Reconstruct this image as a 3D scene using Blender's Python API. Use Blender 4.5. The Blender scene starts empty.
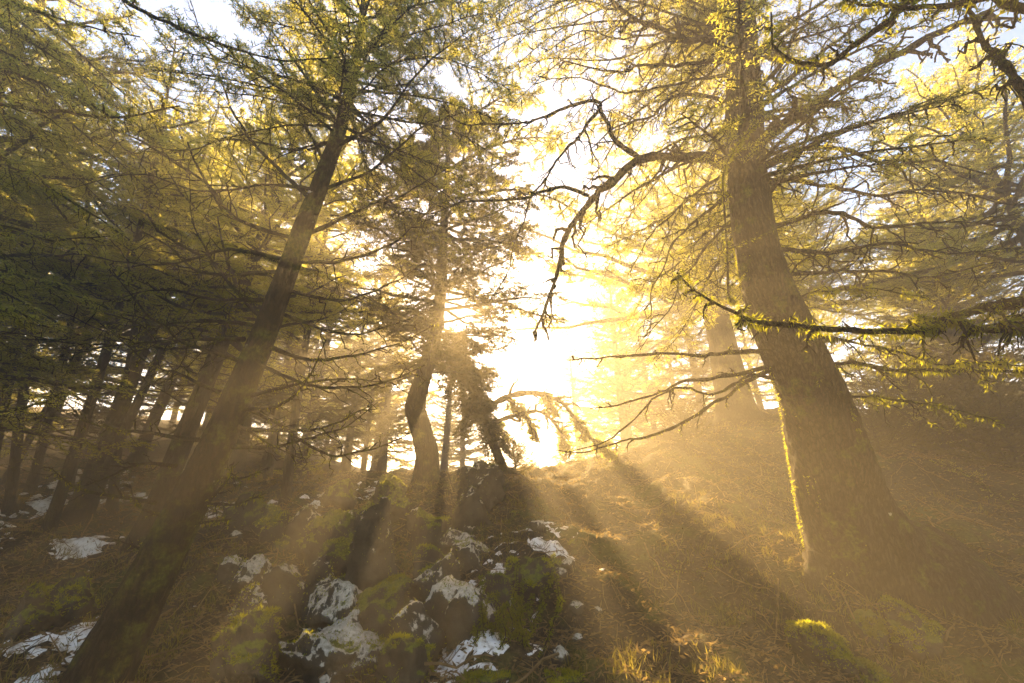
import bpy, math, random
import numpy as np

# ------------------------------------------------------------------ camera, sky, sun, exposure
SC = bpy.context.scene
COL = SC.collection
R = math.radians
FPX = 455.0
PITCH = R(22.0)
CAM = np.array((0.0, 0.0, 1.5))
FWD = np.array((0.0, math.cos(PITCH), math.sin(PITCH)))
UP = np.array((0.0, -math.sin(PITCH), math.cos(PITCH)))
RGT = np.array((1.0, 0.0, 0.0))

cam_data = bpy.data.cameras.new("camera")
cam_data.sensor_width = 36.0
cam_data.lens = 36.0 * FPX / 1024.0
cam_data.clip_start = 0.05
cam_data.clip_end = 600.0
cam = bpy.data.objects.new("camera", cam_data)
cam.location = CAM
cam.rotation_euler = (math.pi / 2 + PITCH, 0, 0)
COL.objects.link(cam)
SC.camera = cam


def at(px, py, t):
    """a point of the place: seen at pixel px, py and t metres deep"""
    u = (px - 512.0) / FPX
    v = (341.5 - py) / FPX
    return CAM + t * (FWD + u * RGT + v * UP)


_s = at(457, 312, 1.0) - CAM
_s = _s / np.linalg.norm(_s)
SUN_EL = math.asin(_s[2])
SUN_AZ = math.atan2(_s[0], _s[1])          # from +Y towards +X

world = bpy.data.worlds.new("World")
SC.world = world
world.use_nodes = True
wn = world.node_tree.nodes
bg = wn["Background"]
sky = wn.new("ShaderNodeTexSky")
sky.sky_type = 'NISHITA'
sky.sun_disc = False
sky.sun_elevation = SUN_EL
sky.sun_rotation = SUN_AZ
sky.air_density = 1.0
sky.dust_density = 0.6
sky.ozone_density = 1.0
world.node_tree.links.new(sky.outputs[0], bg.inputs[0])
bg.inputs[1].default_value = 0.05

sun_data = bpy.data.lights.new("sun", 'SUN')
sun_data.energy = 5.0
sun_data.angle = R(0.5)
sun_data.color = (1.0, 0.67, 0.28)
sun = bpy.data.objects.new("sun", sun_data)
sun.rotation_euler = (math.pi / 2 - SUN_EL, 0, math.pi - SUN_AZ)
sun.location = (-5, 40, 25)
COL.objects.link(sun)

HAZE_DENSITY = 0.0128
HAZE_G = 0.48
HAZE_COLOR = (1.0, 0.90, 0.74, 1)

SC.view_settings.view_transform = 'Standard'
SC.view_settings.look = 'None'
SC.view_settings.gamma = 1.0
SC.view_settings.use_curve_mapping = False
SC.view_settings.exposure = 3.05

cy = SC.cycles
cy.max_bounces = 5
cy.diffuse_bounces = 4
cy.glossy_bounces = 1
cy.transmission_bounces = 2
cy.volume_bounces = 0
cy.transparent_max_bounces = 8
cy.use_denoising = True
cy.use_adaptive_sampling = False
cy.sample_clamp_indirect = 4.0
cy.caustics_reflective = False
cy.caustics_refractive = False

# ------------------------------------------------------------------ small helpers
rng = np.random.default_rng(7)


def reseed(k):
    global rng
    rng = np.random.default_rng(k)


def nrm(a):
    return a / np.maximum(np.linalg.norm(a, axis=-1, keepdims=True), 1e-9)


def _hash(ix, iy, iz, seed):
    h = (ix * 374761393 + iy * 668265263 + iz * 2147483647 + seed * 1274126177) & 0xFFFFFFFF
    h = ((h ^ (h >> 13)) * 1274126177) & 0xFFFFFFFF
    h = h ^ (h >> 16)
    return (h & 0xFFFF) / 65535.0


def vnoise(p, seed=0):
    p = np.asarray(p, float)
    i = np.floor(p).astype(np.int64)
    f = p - i
    f = f * f * (3 - 2 * f)
    out = 0
    for dx in (0, 1):
        wx = f[..., 0] if dx else 1 - f[..., 0]
        for dy in (0, 1):
            wy = f[..., 1] if dy else 1 - f[..., 1]
            for dz in (0, 1):
                wz = f[..., 2] if dz else 1 - f[..., 2]
                out = out + wx * wy * wz * _hash(i[..., 0] + dx, i[..., 1] + dy, i[..., 2] + dz, seed)
    return out * 2 - 1


def fbm(p, octaves=4, seed=0, gain=0.5):
    a, s, out = 1.0, 1.0, 0
    for k in range(octaves):
        out = out + a * vnoise(np.asarray(p) * s, seed + k * 17)
        a *= gain
        s *= 2.03
    return out


class Geo:
    """collects vertices and quads / triangles for ONE mesh"""

    def __init__(self):
        self.v, self.f4, self.f3, self.n = [], [], [], 0

    def add(self, v, q=None, t=None):
        v = np.asarray(v, float).reshape(-1, 3)
        if q is not None and len(q):
            self.f4.append(np.asarray(q, np.int64) + self.n)
        if t is not None and len(t):
            self.f3.append(np.asarray(t, np.int64) + self.n)
        self.v.append(v)
        self.n += len(v)

    def mesh(self, name, mat, smooth=True):
        me = bpy.data.meshes.new(name)
        v = np.concatenate(self.v) if self.v else np.zeros((0, 3))
        q = np.concatenate(self.f4) if self.f4 else np.zeros((0, 4), np.int64)
        t = np.concatenate(self.f3) if self.f3 else np.zeros((0, 3), np.int64)
        me.vertices.add(len(v))
        me.vertices.foreach_set("co", v.astype(np.float32).ravel())
        nl = q.size + t.size
        me.loops.add(nl)
        me.loops.foreach_set("vertex_index", np.concatenate([q.ravel(), t.ravel()]).astype(np.int32))
        npoly = len(q) + len(t)
        me.polygons.add(npoly)
        starts = np.concatenate([np.arange(len(q)) * 4, q.size + np.arange(len(t)) * 3]).astype(np.int32)
        me.polygons.foreach_set("loop_start", starts)
        me.polygons.foreach_set("use_smooth", np.full(npoly, smooth, bool))
        me.update(calc_edges=True)
        me.materials.append(mat)
        return me

    def obj(self, name, mat, parent=None, smooth=True):
        o = bpy.data.objects.new(name, self.mesh(name, mat, smooth))
        COL.objects.link(o)
        if parent is not None:
            o.parent = parent
        return o


def tubes(g, P, Rd, seg=5, cap=True, rough=0.0, seed=0):
    """P (T,n,3) centre lines, Rd (T,n) radii"""
    P = np.asarray(P, float)
    Rd = np.asarray(Rd, float)
    T, n, _ = P.shape
    if T == 0:
        return
    tan = np.gradient(P, axis=1)
    tan = nrm(tan)
    mean = nrm(P[:, -1] - P[:, 0])
    ref = np.where(np.abs(mean[:, 2:3]) < 0.8, np.array([[0, 0, 1.0]]), np.array([[1.0, 0, 0]]))
    ref = ref[:, None, :]
    a = nrm(ref - tan * np.sum(ref * tan, -1, keepdims=True))
    b = np.cross(tan, a)
    th = np.arange(seg) / seg * 2 * math.pi
    ring = (a[:, :, None, :] * np.cos(th)[None, None, :, None] + b[:, :, None, :] * np.sin(th)[None, None, :, None])
    rr = Rd[:, :, None, None]
    if rough:
        c = P[:, :, None, :] + ring * rr
        rr = rr * (1 + rough * fbm(c * (0.35 / np.maximum(Rd.max(), .02)), 3, seed)[..., None])
    V = P[:, :, None, :] + ring * rr
    idx = np.arange(T * n * seg).reshape(T, n, seg)
    nx = np.roll(idx, -1, axis=2)
    q = np.stack([idx[:, :-1], nx[:, :-1], nx[:, 1:], idx[:, 1:]], -1).reshape(-1, 4)
    g.add(V, q)
    if cap:
        tipv = P[:, -1] + tan[:, -1] * Rd[:, -1][:, None] * 0.7
        base = g.n
        last = idx[:, -1, :] - T * n * seg
        tip = np.arange(T)[:, None].repeat(seg, 1)
        tri = np.stack([last, np.roll(last, -1, axis=1), tip], -1).reshape(-1, 3)
        g.add(tipv, t=tri)


def kites(g, B, D, S, L, W):
    """little leaf-like quads: base B, direction D, side S, length L, width W (all batched)"""
    B, D, S = (x.reshape(-1, 3) for x in (B, D, S))
    L = np.broadcast_to(np.asarray(L, float).reshape(-1, 1), (len(B), 1))
    W = np.broadcast_to(np.asarray(W, float).reshape(-1, 1), (len(B), 1))
    m = B + D * L * 0.5
    V = np.stack([B, m + S * W * .5, B + D * L, m - S * W * .5], 1)
    q = np.arange(len(B) * 4).reshape(-1, 4)
    g.add(V, q)


def randdir(n):
    return nrm(rng.normal(size=(n, 3)))


def lerp_curve(P, u):
    """P (T,n,3), u (T,K) in 0..1 -> points and tangents"""
    T, n, _ = P.shape
    x = np.clip(u, 0, 0.9999) * (n - 1)
    i = np.floor(x).astype(int)
    f = (x - i)[..., None]
    ti = np.arange(T)[:, None]
    a, b = P[ti, i], P[ti, np.minimum(i + 1, n - 1)]
    return a * (1 - f) + b * f, nrm(b - a)


def smooth_path(pts, n):
    """Catmull-Rom through pts, n samples"""
    p = np.asarray(pts, float)
    if len(p) == 2:
        return p[0] + (p[1] - p[0]) * np.linspace(0, 1, n)[:, None]
    e = np.vstack([2 * p[0] - p[1], p, 2 * p[-1] - p[-2]])
    u = np.linspace(0, len(p) - 1 - 1e-6, n)
    i = u.astype(int)
    f = (u - i)[:, None]
    p0, p1, p2, p3 = e[i], e[i + 1], e[i + 2], e[i + 3]
    return 0.5 * (2 * p1 + (p2 - p0) * f + (2 * p0 - 5 * p1 + 4 * p2 - p3) * f ** 2 + (3 * p1 - p0 - 3 * p2 + p3) * f ** 3)


def empty(name, loc, label, cat, group=None):
    o = bpy.data.objects.new(name, None)
    o.empty_display_size = 0.3
    COL.objects.link(o)
    o.location = loc
    return tag(o, label, cat, group)


def tag(o, label, cat, group=None):
    o["label"] = label
    o["category"] = cat
    if group:
        o["group"] = group
    return o


# ------------------------------------------------------------------ materials
def new_mat(name):
    m = bpy.data.materials.new(name)
    m.use_nodes = True
    nt = m.node_tree
    for nd in list(nt.nodes):
        nt.nodes.remove(nd)
    out = nt.nodes.new("ShaderNodeOutputMaterial")
    return m, nt, out


def N(nt, kind, **kw):
    nd = nt.nodes.new("ShaderNode" + kind)
    for k, v in kw.items():
        if k in nd.inputs.keys():
            nd.inputs[k].default_value = v
        else:
            setattr(nd, k, v)
    return nd


def noise(nt, scale, detail=4, rough=0.6, coord="Object"):
    tc = N(nt, "TexCoord")
    nz = N(nt, "TexNoise", Scale=scale, Detail=detail, Roughness=rough)
    nt.links.new(tc.outputs[coord], nz.inputs["Vector"])
    return nz.outputs["Fac"]


def ramp(nt, src, stops):
    r = N(nt, "ValToRGB")
    el = r.color_ramp.elements
    while len(el) < len(stops):
        el.new(0.5)
    for e, (p, c) in zip(el, stops):
        e.position = p
        e.color = (*c, 1) if len(c) == 3 else c
    nt.links.new(src, r.inputs[0])
    return r.outputs[0]


def mixc(nt, fac, a, b):
    m = N(nt, "Mix", data_type='RGBA')
    nt.links.new(fac, m.inputs[0])
    for s, i in ((a, 6), (b, 7)):
        if isinstance(s, tuple):
            m.inputs[i].default_value = (*s, 1)
        else:
            nt.links.new(s, m.inputs[i])
    return m.outputs[2]


def math_(nt, op, a, b=0.0, clamp=False):
    m = N(nt, "Math", operation=op, use_clamp=clamp)
    for s, i in ((a, 0), (b, 1)):
        if isinstance(s, (int, float)):
            m.inputs[i].default_value = s
        else:
            nt.links.new(s, m.inputs[i])
    return m.outputs[0]


def finish(nt, out, color, rough=0.9, bump=None, bump_s=0.5, bump_d=0.02, spec=0.2):
    p = N(nt, "BsdfPrincipled", Roughness=rough)
    p.inputs["Specular IOR Level"].default_value = spec
    if isinstance(color, tuple):
        p.inputs["Base Color"].default_value = (*color, 1)
    else:
        nt.links.new(color, p.inputs["Base Color"])
    if bump is not None:
        b = N(nt, "Bump", Strength=bump_s, Distance=bump_d)
        nt.links.new(bump, b.inputs["Height"])
        nt.links.new(b.outputs[0], p.inputs["Normal"])
    nt.links.new(p.outputs[0], out.inputs[0])
    return p


def bark_mat(name, dark, light, moss_amt, lichen=0.66, scale=1.0):
    m, nt, out = new_mat(name)
    tc = N(nt, "TexCoord")
    mp = N(nt, "Mapping")
    mp.inputs["Scale"].default_value = (9 * scale, 9 * scale, 2.2 * scale)
    nt.links.new(tc.outputs["Object"], mp.inputs[0])
    v = N(nt, "TexVoronoi", Scale=2.2, feature='DISTANCE_TO_EDGE')
    nz = N(nt, "TexNoise", Scale=3.0, Detail=6, Roughness=0.65)
    nt.links.new(mp.outputs[0], nz.inputs["Vector"])
    add = N(nt, "VectorMath", operation='ADD')
    nt.links.new(mp.outputs[0], add.inputs[0])
    nt.links.new(nz.outputs["Color"], add.inputs[1])
    nt.links.new(add.outputs[0], v.inputs["Vector"])
    h = math_(nt, 'ADD', math_(nt, 'MINIMUM', v.outputs["Distance"], 0.35), math_(nt, 'MULTIPLY', nz.outputs["Fac"], 0.45))
    c = ramp(nt, h, [(0.15, dark), (0.6, light)])
    ms = noise(nt, 2.6 * scale, 6, 0.7)
    mm = ramp(nt, ms, [(0.62 - moss_amt * 0.35, (0, 0, 0)), (0.72 - moss_amt * 0.3, (1, 1, 1))])
    mc = ramp(nt, noise(nt, 30, 3), [(0.35, (0.045, 0.05, 0.008)), (0.7, (0.15, 0.14, 0.02))])
    c = mixc(nt, mm, c, mc)
    li = noise(nt, 5.0 * scale, 5, 0.62)
    lm = ramp(nt, li, [(lichen, (0, 0, 0)), (lichen + 0.03, (1, 1, 1))])
    c = mixc(nt, lm, c, (0.42, 0.40, 0.33))
    finish(nt, out, c, 0.92, h, 1.0, 0.06, 0.15)
    return m


def leaf_mat(name, cols, trans_cols, mix=0.5, scale=1.2):
    m, nt, out = new_mat(name)
    f = noise(nt, scale, 3)
    oi = N(nt, "ObjectInfo")
    f = math_(nt, 'ADD', math_(nt, 'MULTIPLY', f, 0.75), math_(nt, 'MULTIPLY', oi.outputs["Random"], 0.25))
    c = ramp(nt, f, list(zip((0.3, 0.7), cols)))
    t = ramp(nt, f, list(zip((0.3, 0.7), trans_cols)))
    d = N(nt, "BsdfDiffuse")
    tr = N(nt, "BsdfTranslucent")
    mx = N(nt, "MixShader")
    mx.inputs[0].default_value = mix
    nt.links.new(c, d.inputs[0])
    nt.links.new(t, tr.inputs[0])
    nt.links.new(d.outputs[0], mx.inputs[1])
    nt.links.new(tr.outputs[0], mx.inputs[2])
    nt.links.new(mx.outputs[0], out.inputs[0])
    return m


def rock_mat(name, moss_amt, lichen):
    m, nt, out = new_mat(name)
    tc = N(nt, "TexCoord")
    geo = N(nt, "NewGeometry")
    sep = N(nt, "SeparateXYZ")
    nt.links.new(geo.outputs["Normal"], sep.inputs[0])
    nz = noise(nt, 3.0, 8, 0.68)
    fine = noise(nt, 22.0, 6, 0.7)
    c = ramp(nt, nz, [(0.3, (0.022, 0.016, 0.009)), (0.7, (0.11, 0.085, 0.05))])
    # pale lichen crust in streaks; upward faces paled further as painted rim light
    mp = N(nt, "Mapping")
    mp.inputs["Scale"].default_value = (9, 9, 3.0)
    nt.links.new(tc.outputs["Object"], mp.inputs[0])
    st = N(nt, "TexNoise", Scale=1.0, Detail=7, Roughness=0.72)
    nt.links.new(mp.outputs[0], st.inputs["Vector"])
    lz = math_(nt, 'ADD', st.outputs["Fac"], math_(nt, 'MULTIPLY', sep.outputs["Z"], 0.36))
    lm = ramp(nt, lz, [(lichen, (0, 0, 0)), (lichen + 0.05, (1, 1, 1))])
    lc = ramp(nt, fine, [(0.35, (0.30, 0.26, 0.18)), (0.65, (0.62, 0.56, 0.43))])
    c = mixc(nt, lm, c, lc)
    mz = math_(nt, 'ADD', math_(nt, 'MULTIPLY', sep.outputs["Z"], 0.35), noise(nt, 4.5, 6, 0.7))
    mm = ramp(nt, mz, [(0.98 - moss_amt * 0.6, (0, 0, 0)), (1.05 - moss_amt * 0.6, (1, 1, 1))])
    mc = ramp(nt, fine, [(0.3, (0.06, 0.065, 0.008)), (0.7, (0.20, 0.19, 0.025))])
    c = mixc(nt, mm, c, mc)
    b = math_(nt, 'ADD', nz, math_(nt, 'MULTIPLY', fine, 0.35))
    finish(nt, out, c, 0.93, b, 0.9, 0.05, 0.15)
    return m


def ground_mat():
    m, nt, out = new_mat("forest_floor")
    a = noise(nt, 1.1, 6, 0.65)
    f = noise(nt, 26.0, 5, 0.7)
    c1 = ramp(nt, f, [(0.3, (0.018, 0.012, 0.006)), (0.55, (0.055, 0.037, 0.018)), (0.75, (0.15, 0.11, 0.055))])
    mm = ramp(nt, a, [(0.5, (0, 0, 0)), (0.62, (1, 1, 1))])
    mc = ramp(nt, f, [(0.3, (0.03, 0.033, 0.006)), (0.7, (0.12, 0.11, 0.02))])
    c = mixc(nt, mm, c1, mc)
    b = math_(nt, 'ADD', f, a)
    finish(nt, out, c, 0.95, b, 0.8, 0.04, 0.1)
    return m


def snow_mat():
    m, nt, out = new_mat("old_snow")
    f = noise(nt, 9.0, 6, 0.7)
    c = ramp(nt, f, [(0.34, (0.22, 0.17, 0.11)), (0.46, (0.74, 0.70, 0.62)), (0.55, (0.84, 0.82, 0.77))])
    finish(nt, out, c, 0.6, f, 0.5, 0.03, 0.3)
    return m


BARK_LEAN = bark_mat("bark_mossy_brown", (0.010, 0.006, 0.003), (0.05, 0.034, 0.018), 0.42, 0.69)
BARK_BIG = bark_mat("bark_big_grey_brown", (0.018, 0.012, 0.006), (0.095, 0.066, 0.036), 0.25, 0.72)
BARK_FAR = bark_mat("bark_forest", (0.012, 0.008, 0.004), (0.06, 0.042, 0.024), 0.25, 0.74, 0.8)
TWIG = bark_mat("twig_bark", (0.016, 0.011, 0.006), (0.07, 0.05, 0.026), 0.38, 0.8, 3.0)
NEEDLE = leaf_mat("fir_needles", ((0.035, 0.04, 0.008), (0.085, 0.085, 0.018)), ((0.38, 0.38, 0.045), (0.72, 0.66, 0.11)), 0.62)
NEEDLE_DARK = leaf_mat("fir_needles_dark", ((0.02, 0.024, 0.008), (0.05, 0.05, 0.014)), ((0.12, 0.10, 0.02), (0.24, 0.19, 0.035)), 0.45)  # darker needle copy: silhouette shade against the glow put into the colour
MOSS = leaf_mat("hanging_moss", ((0.07, 0.075, 0.008), (0.20, 0.20, 0.02)), ((0.22, 0.24, 0.012), (0.62, 0.6, 0.03)), 0.5, 3.0)
STRAW = leaf_mat("dry_litter", ((0.02, 0.012, 0.005), (0.22, 0.15, 0.07)), ((0.08, 0.05, 0.02), (0.4, 0.28, 0.1)), 0.35, 11.0)
GRASSM = leaf_mat("grass_blades", ((0.05, 0.045, 0.01), (0.15, 0.13, 0.03)), ((0.15, 0.13, 0.02), (0.4, 0.33, 0.05)), 0.5, 3.0)
ROCK_MOSS = rock_mat("rock_mossy", 0.56, 0.93)
ROCK_PALE = rock_mat("rock_lichen_crust", 0.26, 0.68)
ROCK_CAP = rock_mat("rock_dark_pale_cap", 0.30, 0.76)
GROUND = ground_mat()
SNOW = snow_mat()

# ------------------------------------------------------------------ terrain
_cp = [tuple(at(*p)) for p in (
    (95, 690, 3.8), (300, 690, 3.8), (512, 690, 3.8), (740, 690, 3.9), (900, 690, 4.1), (870, 600, 5.2), (425, 478, 11.5),
    (300, 480, 11.5), (150, 548, 7.0), (40, 515, 9.5), (740, 414, 14.0), (620, 466, 11.0), (560, 545, 7.0), (950, 500, 8.5),
    (1005, 420, 14.0), (1020, 600, 5.6), (50, 440, 16.0), (150, 452, 15.0), (240, 466, 13.5))]
_cp += [(0, 0, 0), (-5, 0, -.2), (5, 0, .3), (0, -8, -1), (0, 17, 2.7), (0, 28, 1.6), (8, 22, 5.0), (-30, 30, 8.5), (-12, 26, 5.6), (-18, 18, 5.0), (30, 30, 9), (-30, 0, -1.5),
        (30, 0, 5), (0, 60, -3), (-90, 90, 10), (90, 90, 9), (-90, -90, -9), (90, -90, 2), (20, 12, 5.6)]
_cp = np.array(_cp, float)


def _tps_fit(c, lam=0.3):
    n = len(c)
    d = np.linalg.norm(c[:, None, :2] - c[None, :, :2], axis=-1)
    K = np.where(d > 0, d * d * np.log(np.maximum(d, 1e-9)), 0) + lam * np.eye(n)
    Pm = np.hstack([np.ones((n, 1)), c[:, :2]])
    A = np.block([[K, Pm], [Pm.T, np.zeros((3, 3))]])
    return np.linalg.solve(A, np.concatenate([c[:, 2], np.zeros(3)]))


_w = _tps_fit(_cp)


def terrain(x, y):
    x = np.asarray(x, float)
    y = np.asarray(y, float)
    sh = x.shape
    q = np.stack([x.ravel(), y.ravel()], -1)
    z = np.empty(len(q))
    for k in range(0, len(q), 40000):
        s = q[k:k + 40000]
        d = np.linalg.norm(s[:, None] - _cp[None, :, :2], axis=-1)
        z[k:k + 40000] = np.where(d > 0, d * d * np.log(np.maximum(d, 1e-9)), 0) @ _w[:-3] + _w[-3] + s @ _w[-2:]
    p3 = np.stack([q[:, 0], q[:, 1], np.zeros(len(q))], -1)
    z += 0.17 * fbm(p3 * 0.8, 3, 5) + 0.08 * fbm(p3 * 3.0, 4, 9, .55)
    return z.reshape(sh)


def ground_at(px, py, tmax=40.0):
    t = np.linspace(1.2, tmax, 1500)
    d = FWD + (px - 512.0) / FPX * RGT + (341.5 - py) / FPX * UP
    P = CAM + t[:, None] * d
    hit = np.nonzero(P[:, 2] < terrain(P[:, 0], P[:, 1]))[0]
    k = hit[0] if len(hit) else len(t) - 1
    return P[k], t[k]


def axis_coords(lo, hi, c, n, k):
    s = np.linspace(-1, 1, n)
    w = np.sinh(s * k) / math.sinh(k)
    return np.where(w < 0, c + w * (c - lo), c + w * (hi - c))


gx = axis_coords(-90, 90, 0.5, 420, 4.2)
gy = axis_coords(-90, 90, 6.0, 420, 4.2)
GX, GY = np.meshgrid(gx, gy)
GZ = terrain(GX, GY)
g = Geo()
ii = np.arange(GX.size).reshape(GX.shape)
quads = np.stack([ii[:-1, :-1], ii[:-1, 1:], ii[1:, 1:], ii[1:, :-1]], -1).reshape(-1, 4)
g.add(np.stack([GX, GY, GZ], -1), quads)
ground = g.obj("ground", GROUND)
ground["kind"] = "structure"

# haze: one box of air round everything
g = Geo()
hx, hy0, hy1, hz0, hz1 = 93, -93, 93, float(GZ.min()) - 1.0, 13.4
bx = np.array([(sx * hx, yy, zz) for zz in (hz0, hz1) for sx, yy in ((-1, hy0), (1, hy0), (1, hy1), (-1, hy1))])
g.add(bx, [(0, 3, 2, 1), (4, 5, 6, 7), (0, 1, 5, 4), (1, 2, 6, 5), (2, 3, 7, 6), (3, 0, 4, 7)])
hm, nt, out = new_mat("haze_air")
pv = N(nt, "VolumePrincipled")
pv.inputs["Color"].default_value = HAZE_COLOR
pv.inputs["Density"].default_value = HAZE_DENSITY
pv.inputs["Anisotropy"].default_value = HAZE_G
pv.inputs["Density Attribute"].default_value = ""
nt.links.new(pv.outputs[0], out.inputs["Volume"])
haze = g.obj("haze", hm, smooth=False)
haze["kind"] = "stuff"


# snow lying in patches between the rocks and under the trees on the left
def snow_sheet(label, blobs, seed, amp=0.13):
    xs = [b[0][0] for b in blobs]
    ys = [b[0][1] for b in blobs]
    rm = max(b[1] for b in blobs) * 1.6
    x = np.arange(min(xs) - rm, max(xs) + rm, 0.05)
    y = np.arange(min(ys) - rm, max(ys) + rm, 0.05)
    X, Y = np.meshgrid(x, y)
    m = np.full(X.shape, -1.0)
    for (c, r) in blobs:
        m = np.maximum(m, 1 - np.hypot(X - c[0], (Y - c[1]) * 0.8) / r)
    p3 = np.stack([X, Y, np.zeros_like(X)], -1)
    h = m * 0.7 + 0.7 * fbm(p3 * 2.2, 4, seed) + 0.65 * fbm(p3 * np.array((6, 12, 1)), 4, seed + 3) - 0.30
    h = np.clip(h, -0.4, 0.5)
    Z = terrain(X, Y) + amp * h * 0.45
    keep = h > -0.25
    k = np.arange(X.size).reshape(X.shape)
    cell = keep[:-1, :-1] | keep[1:, 1:] | keep[:-1, 1:] | keep[1:, :-1]
    q = np.stack([k[:-1, :-1], k[:-1, 1:], k[1:, 1:], k[1:, :-1]], -1)[cell]
    used = np.unique(q)
    remap = np.full(X.size, -1)
    remap[used] = np.arange(len(used))
    g = Geo()
    g.add(np.stack([X, Y, Z], -1).reshape(-1, 3)[used], remap[q])
    o = g.obj("snow", SNOW)
    o["kind"] = "stuff"
    tag(o, label, "snow")


def blob(px, py, rpx):
    p, t = ground_at(px, py)
    return (p, rpx * t / FPX)


snow_sheet("thin melting snow trail running down between the mossy rocks in the middle",
           [blob(545, 550, 34), blob(505, 575, 40), blob(470, 600, 36), blob(470, 640, 40), blob(450, 675, 40), blob(560, 535, 26), blob(525, 545, 30)], 21)
snow_sheet("bright snow patch on the ground left of the leaning trunk's foot",
           [blob(30, 655, 55), blob(75, 635, 40), blob(20, 690, 60), blob(110, 630, 30)], 31)
snow_sheet("streaks of old snow under the thin leaning trunks at far left",
           [blob(60, 490, 30), blob(130, 498, 22), blob(85, 548, 20), blob(30, 515, 24)], 41, .18)
snow_sheet("faint snow specks on the slope behind the leaning trunk",
           [blob(240, 512, 22), blob(330, 500, 22), blob(372, 490, 20)], 51, .16)


# ------------------------------------------------------------------ branches, needles, moss
def grow_twigs(P, count, length, spread=(35, 75), droop=0.15, u0=0.15, n=5, plane=0.6, wob=0.08):
    """twigs off every curve in P (T,n,3): returns (T*count,n,3)"""
    T = len(P)
    u = u0 + (1 - u0) * (np.arange(count)[None] + rng.random((T, count))) / count
    B, tan = lerp_curve(P, u)
    up = np.array([0, 0, 1.0])
    side = nrm(np.cross(tan, up) + 1e-4)
    sgn = np.where((np.arange(count)[None] + rng.integers(0, 2, (T, 1))) % 2, 1.0, -1.0)[..., None]
    nn = np.cross(side, tan)
    roll = rng.normal(0, 1 - plane, (T, count, 1)) * 1.6
    sd = side * sgn * np.cos(roll) + nn * np.sin(roll)
    a = np.radians(rng.uniform(*spread, (T, count, 1)))
    d = nrm(tan * np.cos(a) + sd * np.sin(a))
    L = np.broadcast_to(length, (T, count))[..., None] * rng.uniform(0.55, 1.2, (T, count, 1)) * (1.05 - 0.65 * u[..., None])
    s = np.linspace(0, 1, n)
    Q = B[..., None, :] + (d * L)[..., None, :] * s[:, None]
    Q[..., 2] -= droop * L * s ** 2
    w = rng.normal(0, 1, Q.shape) * (wob * L[..., None] * np.linspace(0, 1, n)[:, None])
    Q = Q + w
    return Q.reshape(T * count, n, 3)


def needles(g, Q, step, l, w, u0=0.1, lift=0.15, spread=0.8):
    """flat sprays of needle clumps along both sides of twigs Q"""
    if len(Q) == 0:
        return
    L = np.linalg.norm(Q[:, -1] - Q[:, 0], axis=-1)
    K = max(4, int(np.mean(L) / step) * 2)
    T = len(Q)
    u = u0 + (1 - u0) * (np.arange(K)[None] + rng.random((T, K))) / K
    B, tan = lerp_curve(Q, u)
    up = np.array([0, 0, 1.0])
    side = nrm(np.cross(tan, up) + 1e-4)
    sg = np.where(np.arange(K)[None, :, None] % 2, 1.0, -1.0)
    d = nrm(tan * 0.6 + side * sg * spread + rng.normal(0, .28, (T, K, 3)) + up * lift)
    s = nrm(np.cross(d, up + rng.normal(0, .5, (T, K, 3))))
    kites(g, B, d, s, l * rng.uniform(.6, 1.25, T * K), w * rng.uniform(.7, 1.3, T * K))


def moss_tufts(g, Q, rad, per_m, l=0.05, w=0.012, hang=0.6, clump=0.8, u0=0.0):
    """ragged tufts round curves Q with radius rad, mostly hanging down"""
    T = len(Q)
    L = np.linalg.norm(np.diff(Q, axis=1), axis=-1).sum(1)
    K = max(3, int(per_m * np.mean(L)))
    u = u0 + (1 - u0) * rng.random((T, K))
    B, tan = lerp_curve(Q, u)
    keep = (vnoise(B * 6.0, 3) * 0.5 + 0.5) > clump * rng.random((T, K)) + clump * 0.35
    B, tan = B[keep], tan[keep]
    n = len(B)
    if n == 0:
        return
    o = randdir(n)
    o = nrm(o - tan * np.sum(o * tan, -1, keepdims=True))
    B = B + o * rad
    d = nrm(o * 0.7 + rng.normal(0, .35, (n, 3)) + np.array([0, 0, -1.0]) * hang * rng.random((n, 1)) * 2)
    s = nrm(np.cross(d, randdir(n)))
    kites(g, B, d, s, l * rng.uniform(.4, 1.4, n), w * rng.uniform(.6, 1.4, n))


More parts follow.
